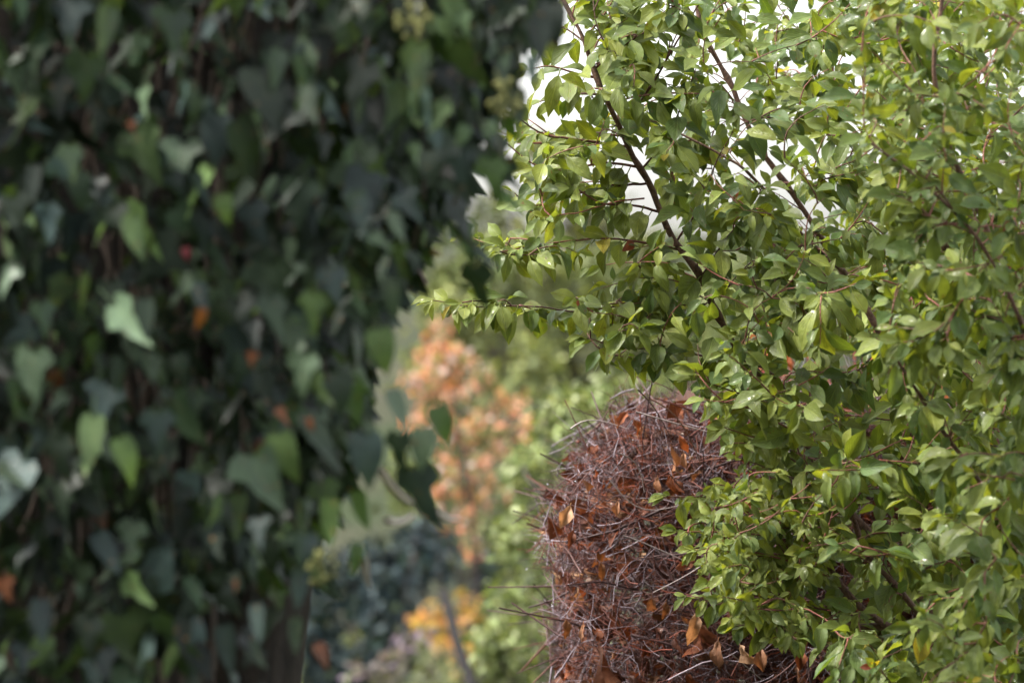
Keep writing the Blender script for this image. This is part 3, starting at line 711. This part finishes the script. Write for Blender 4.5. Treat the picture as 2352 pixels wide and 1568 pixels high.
# ------------------------------------------------------------------ red-stemmed shrub with orange leaves behind the plum
dog = thing("dogwood_shrub", "upright red-stemmed shrub with hanging orange leaves glimpsed behind the plum", "shrub")
dl = Leaves(); ds = MB()
for q in range(46):
    x = rng.uniform(1690, 2300); top = rng.uniform(700, 860) + abs(x - 1800) * .1
    Y = rng.uniform(7.55, 8.1); p1 = P(x, top, Y); p0 = np.array([P(1950, 1500, 7.8)[0] + (p1[0] - P(1950, 1500, 7.8)[0]) * .5, 7.8, 0])
    c = resample([p0, lerp(p0, p1, .5) + rv(.03), p1], .06); ds = MB(); ds.tube(c, np.linspace(.005, .0016, len(c)), 5, np.array((.28, .07, .06)) * rng.uniform(.7, 1.2)); ds.build('stem', M_TWIG, dog)
    for r in range(20):
        k = int(rng.integers(len(c) // 2, len(c)))
        dl.add(c[k] + rv(.01), rv(.35) + np.array([0, 0, -1]), np.array([rng.normal() * .6, -1, .2]), rng.uniform(.04, .075), int(rng.integers(0, 8)), np.array(((.36, .13, .045), (.30, .09, .045), (.38, .20, .11))[rng.integers(0, 3)]) * rng.uniform(.7, 1.15))

# choose the leaves that show largest, per plant
sets = [ivl, A.lv, B.lv, hl, dl]
for s in sets: s.arrays()
cn = pick_visible(sets)
emit_leaves(ivl, cn[0], IVY_T, M_IVY, ivy, 300)
emit_leaves(A.lv, cn[1], PLUM_T, M_PLUM, plumA, 300)
emit_leaves(B.lv, cn[2], PLUM_T, M_PLUM, plumB, 300)
emit_leaves(hl, cn[3], DEAD_T, M_DEAD, hedge, 220, 'leaf', 'withered_leaves')
emit_leaves(dl, cn[4], DEAD_T, M_DEAD, dog, 60)

# ------------------------------------------------------------------ background trees and shrubs
def tree(name, label, cat, clumps, Y, leaf, cols, base=None, trunk_r=.06, dens=1.0, group=None, depth=.8, droop=.4):
    """clumps: (x, y, rx, ry) as seen at distance Y; each clump is a cloud of leaf-sized faces hung on a limb"""
    px = K * Y
    xs = np.mean([c[0] for c in clumps])
    bx = P(base if base else xs, 784, Y)[0]; bz = float(ground_h(bx, Y))
    root = thing(name, label, cat, (bx, Y, bz), group)
    tb = MB(); cb = MB()
    cm = np.array([P(c[0], c[1], Y) for c in clumps]); top = cm[np.argmax(cm[:, 2])]
    mid_ = np.array([lerp(bx, cm[:, 0].mean(), .7), Y, lerp(bz, cm[:, 2].mean(), .8)])
    c = resample([np.array([bx, Y, bz - .1]), lerp(np.array([bx, Y, bz]), mid_, .5) + rv(.03), mid_, top], .15)
    tb.tube(c, np.linspace(trunk_r, trunk_r * .25, len(c)), 8)
    for (x, y, rx, ry), cc in zip(clumps, cm):
        yy = Y + rng.normal() * depth * .5
        cc = P(x, y, yy)
        a = c[int(len(c) * rng.uniform(.35, .9))]; trunk_r_ = trunk_r * .6
        tb.tube(resample([a, lerp(a, cc, .5) + rv(.05) + np.array([0, 0, .05]), cc], .1), np.linspace(trunk_r_ * .3, trunk_r_ * .1, len(resample([a, lerp(a, cc, .5) , cc], .1)))[0], 5)
        n = int(dens * 1.5 * (rx * px) * (ry * px) * np.pi / (leaf * leaf * .3)) + 12
        n = min(n, 4000)
        nsub = 7
        sub = nrm(rng.normal(size=(nsub, 3))) * rng.uniform(.2, .8, (nsub, 1))
        u = sub[rng.integers(0, nsub, n)] + rng.normal(size=(n, 3)) * .26
        p = cc + u * np.array([rx * px, max(rx * px, .25) * depth, ry * px])
        d = nrm(rng.normal(size=(n, 3)) * .8 + np.array([0, 0, -droop])); n_ = rng.normal(size=(n, 3)) * .6 + np.array([0, -.3, .7])
        n_ = nrm(n_ - d * np.sum(n_ * d, 1, keepdims=True)); r = np.cross(d, n_)
        Rm = np.stack([r, d, n_], 2) * (leaf * rng.uniform(.6, 1.3, n))[:, None, None]
        si = rng.integers(0, nsub, n); u = sub[si] + rng.normal(size=(n, 3)) * .26; p = cc + u * np.array([rx * px, max(rx * px, .25) * depth, ry * px])
        cl = np.array(cols)[rng.integers(0, len(cols), n)] * rng.uniform(.35, 1.15, (n, 1)) * rng.uniform(.6, 1.3, nsub)[si][:, None]; kk = rng.integers(0, 3, n)
        for k_ in range(3): cb.batch(TINY_T[k_], Rm[kk == k_], p[kk == k_], cl[kk == k_])
    tb.build("trunk", M_FARB, root); cb.build("crown", M_FAR, root)
    return root

ORG = [(.60, .27, .17), (.54, .28, .19), (.48, .19, .11), (.44, .34, .31), (.20, .22, .10), (.17, .20, .08)]
PAL = [(.15, .19, .07), (.20, .24, .105), (.10, .135, .045), (.27, .30, .165)]
OLV = [(.19, .22, .075), (.24, .26, .11), (.11, .135, .05)]
DRK = [(.010, .020, .024), (.020, .036, .042), (.055, .080, .088)]
MID = [(.12, .15, .05), (.16, .185, .075), (.075, .10, .036)]
tree("autumn_tree", "slender tree with salmon orange autumn leaves beside the hanging ivy edge", "tree",
     [(1030,800,60,70),(1010,860,55,60),(975,915,35,60),(1050,900,50,50),(1060,1010,45,50),(1095,960,30,40),(1110,1060,30,40),(1195,930,30,35),(1150,1000,30,40),(1070,1110,40,40),(1130,1100,30,40),(1060,1200,45,45),(1085,1260,25,45),(1190,1060,25,30),(985,800,40,60),(1100,860,35,45),(1150,930,30,40),(1030,1060,40,50),(1110,1160,35,40),(1170,1120,25,30),(1010,745,40,40),(960,860,40,50),(950,960,40,50),(1020,960,45,50),(1005,1140,40,50),(1210,980,35,40),(1140,1030,40,45)], 20, .05, ORG, 1105, .016, 1.2)
tree("silver_shrub", "big pale grey-green shrub in soft blur between orange tree and twiggy hedge", "shrub",
     [(1270,960,80,70),(1200,1060,70,80),(1330,940,80,60),(1240,1180,90,90),(1170,1230,50,90),(1270,1330,110,100),(1180,1400,70,90),(1250,1480,110,90),(1140,1500,60,80),(1400,900,90,60),(1330,1090,80,90),(1500,900,100,70),(1340,1560,120,90)], 14, .045, PAL, 1300, .03, 2.4)
tree("olive_tree", "tall dull olive-green tree behind the lowest leafy plum twigs, sky in its gaps", "tree",
     [(1120,640,90,90),(1200,560,80,80),(1300,640,110,90),(1220,740,110,80),(1330,760,110,90),(1420,640,100,80),(1280,850,120,70),(1430,820,110,80),(1180,850,80,70),(1130,740,60,70),(1540,700,120,90),(1560,840,120,80),(1180,480,60,60),(1290,400,60,60),(1230,340,50,60),(1380,500,80,60),(1500,560,90,60),(1330,540,80,60)], 36, .12, OLV + [(.05, .042, .045)], 1330, .09, 1.7)
tree("pale_tree", "pale green softly blurred tree showing between ivy and the upper plum twigs", "tree",
     [(1010,520,70,60),(1090,570,80,70),(1050,650,80,70),(1160,570,80,60),(1260,590,90,60),(1180,660,90,70),(1350,620,90,60),(1300,700,100,70),(1430,700,100,70),(1120,480,60,50),(1060,440,50,50),(960,600,60,70)], 31, .10, PAL + MID, 1180, .03, 1.1)
tree("dark_conifer", "dark blue-green bushy conifer under the lower tip of the ivy", "tree",
     [(860,1290,90,80),(960,1260,80,80),(800,1400,100,90),(900,1390,100,90),(1010,1290,70,70),(830,1500,110,80),(760,1560,90,70),(940,1330,90,70),(1100,1300,50,60),(880,1440,60,60),(1110,1360,40,50),(740,1310,80,80),(690,1400,80,90),(710,1500,80,80)], 25, .10, DRK, 880, .05, 2.0)
tree("yellow_tree", "young autumn tree with golden yellow leaves and a thin dark leaning trunk", "tree",
     [(1060,1390,32,30),(1085,1410,26,34),(1000,1410,26,32),(1030,1450,26,40),(1075,1470,24,40),(1010,1480,18,30),(1055,1530,22,30),(965,1430,18,20)], 19, .07, [(.44, .27, .045), (.42, .20, .07), (.32, .21, .09), (.18, .17, .05)], 1090, .006, 1.0)
yt = bpy.data.objects["yellow_tree"]; b = MB(); zb_ = float(ground_h(P(1150, 0, 18.4)[0], 18.4))
c = resample([np.array([P(1150, 0, 17.5)[0], 17.5, zb_ - .1]), P(1100, 1650, 17.5), P(1078, 1568, 17.6), P(1050, 1470, 17.9), P(1020, 1360, 18.3)], .1)
b.tube(c, np.linspace(.042, .024, len(c)), 8, (.12, .11, .12)); b.build("leaning_trunk", M_FARB, yt)
tree("aster_clump", "low clump of pale lilac flowers below the dark conifer", "flowers",
     [(920,1490,36,50),(950,1460,30,30),(830,1550,60,30),(890,1540,40,30)], 18, .06, [(.20, .15, .21), (.24, .19, .24), (.14, .12, .11), (.10, .11, .06)], 900, .02, .8)
tree("pale_green_mound", "smooth pale green rounded mound of foliage at the foot of the yellow tree", "shrub",
     [(985,1530,60,40),(960,1580,80,40),(1020,1590,60,40)], 16, .035, [(.12, .135, .07), (.10, .115, .06), (.14, .15, .085)], 980, .02, 1.0)
for lab, cl, cols in [
    ("leafy green shrub filling the slope just under the salmon orange leaves", [(1100,1250,90,90),(1150,1150,80,80),(1000,1150,90,90),(930,1100,70,80),(1130,1350,70,70)], MID),
    ("grey-green shrub behind the orange tree top, near the ivy", [(1090,760,90,80),(1010,720,80,70),(1160,900,90,80),(1080,980,90,80),(960,850,60,80),(1220,850,80,70)], OLV),
    ("bushy green shrub low between yellow tree and pale shrub", [(1120,1480,70,80),(1180,1560,80,60),(1050,1560,80,50),(1130,1420,60,50)], MID),
    ("muted green shrub at the slope foot under the dark conifer", [(760,1500,90,80),(850,1580,100,60),(960,1490,60,60)], MID)]:
    tree("slope_shrub", lab, "shrub", cl, rng.uniform(27, 31), .10, cols, None, .03, 1.5, "shrubs on the near slope")
# hillside shrubs and trees far behind; each its own thing
far = [(1060,690,55,"grey-green rounded tree high on the far slope beside the ivy edge",MID),(1180,640,60,"olive crown just above the lowest plum branch tip",OLV),(1420,640,58,"broad green hillside tree straight behind the bare plum stem",MID),(1600,640,64,"dull green hillside tree behind the middle of the plum bush",OLV),
       (1780,660,60,"pale hillside tree seen in gaps under the widest patch of sky",PAL),(1960,650,66,"dark hillside tree behind the crossing of the plum stems",OLV),(2140,660,60,"green hillside tree glimpsed through the nearer plum bush",MID),(2320,650,64,"hillside tree farthest along the slope at the picture edge",OLV),(760,680,60,"hillside tree wholly behind the middle of the ivy wall",OLV)]
for (x, y, Y, lab, cols) in far[:8]:
    cl = [(x + rng.normal() * 60, y + rng.uniform(-70, 160), rng.uniform(50, 90), rng.uniform(40, 70)) for _ in range(9)]
    tree("hillside_tree", lab, "tree", cl, Y, .22, cols, x, .10, 1.5, "trees on the far slope")

# ------------------------------------------------------------------ each thing's Empty goes to the foot of the thing
for root in [o for o in COL.objects if o.type == 'EMPTY']:
    kids = [c for c in COL.objects if c.parent == root]
    pts = []
    for c in kids:
        n = len(c.data.vertices)
        if n == 0: continue
        v = np.empty(n * 3, np.float32); c.data.vertices.foreach_get('co', v); v = v.reshape(-1, 3)
        mw = np.array(c.matrix_basis); q = np.array([v.min(0), v.max(0)]); pts.append(q @ mw[:3, :3].T + mw[:3, 3])
    pts = np.concatenate(pts); lo_, hi_ = pts.min(0), pts.max(0)
    base = Vector(((lo_[0] + hi_[0]) / 2, (lo_[1] + hi_[1]) / 2, lo_[2]))
    root.location = base
    for c in kids: c.location = c.location - base
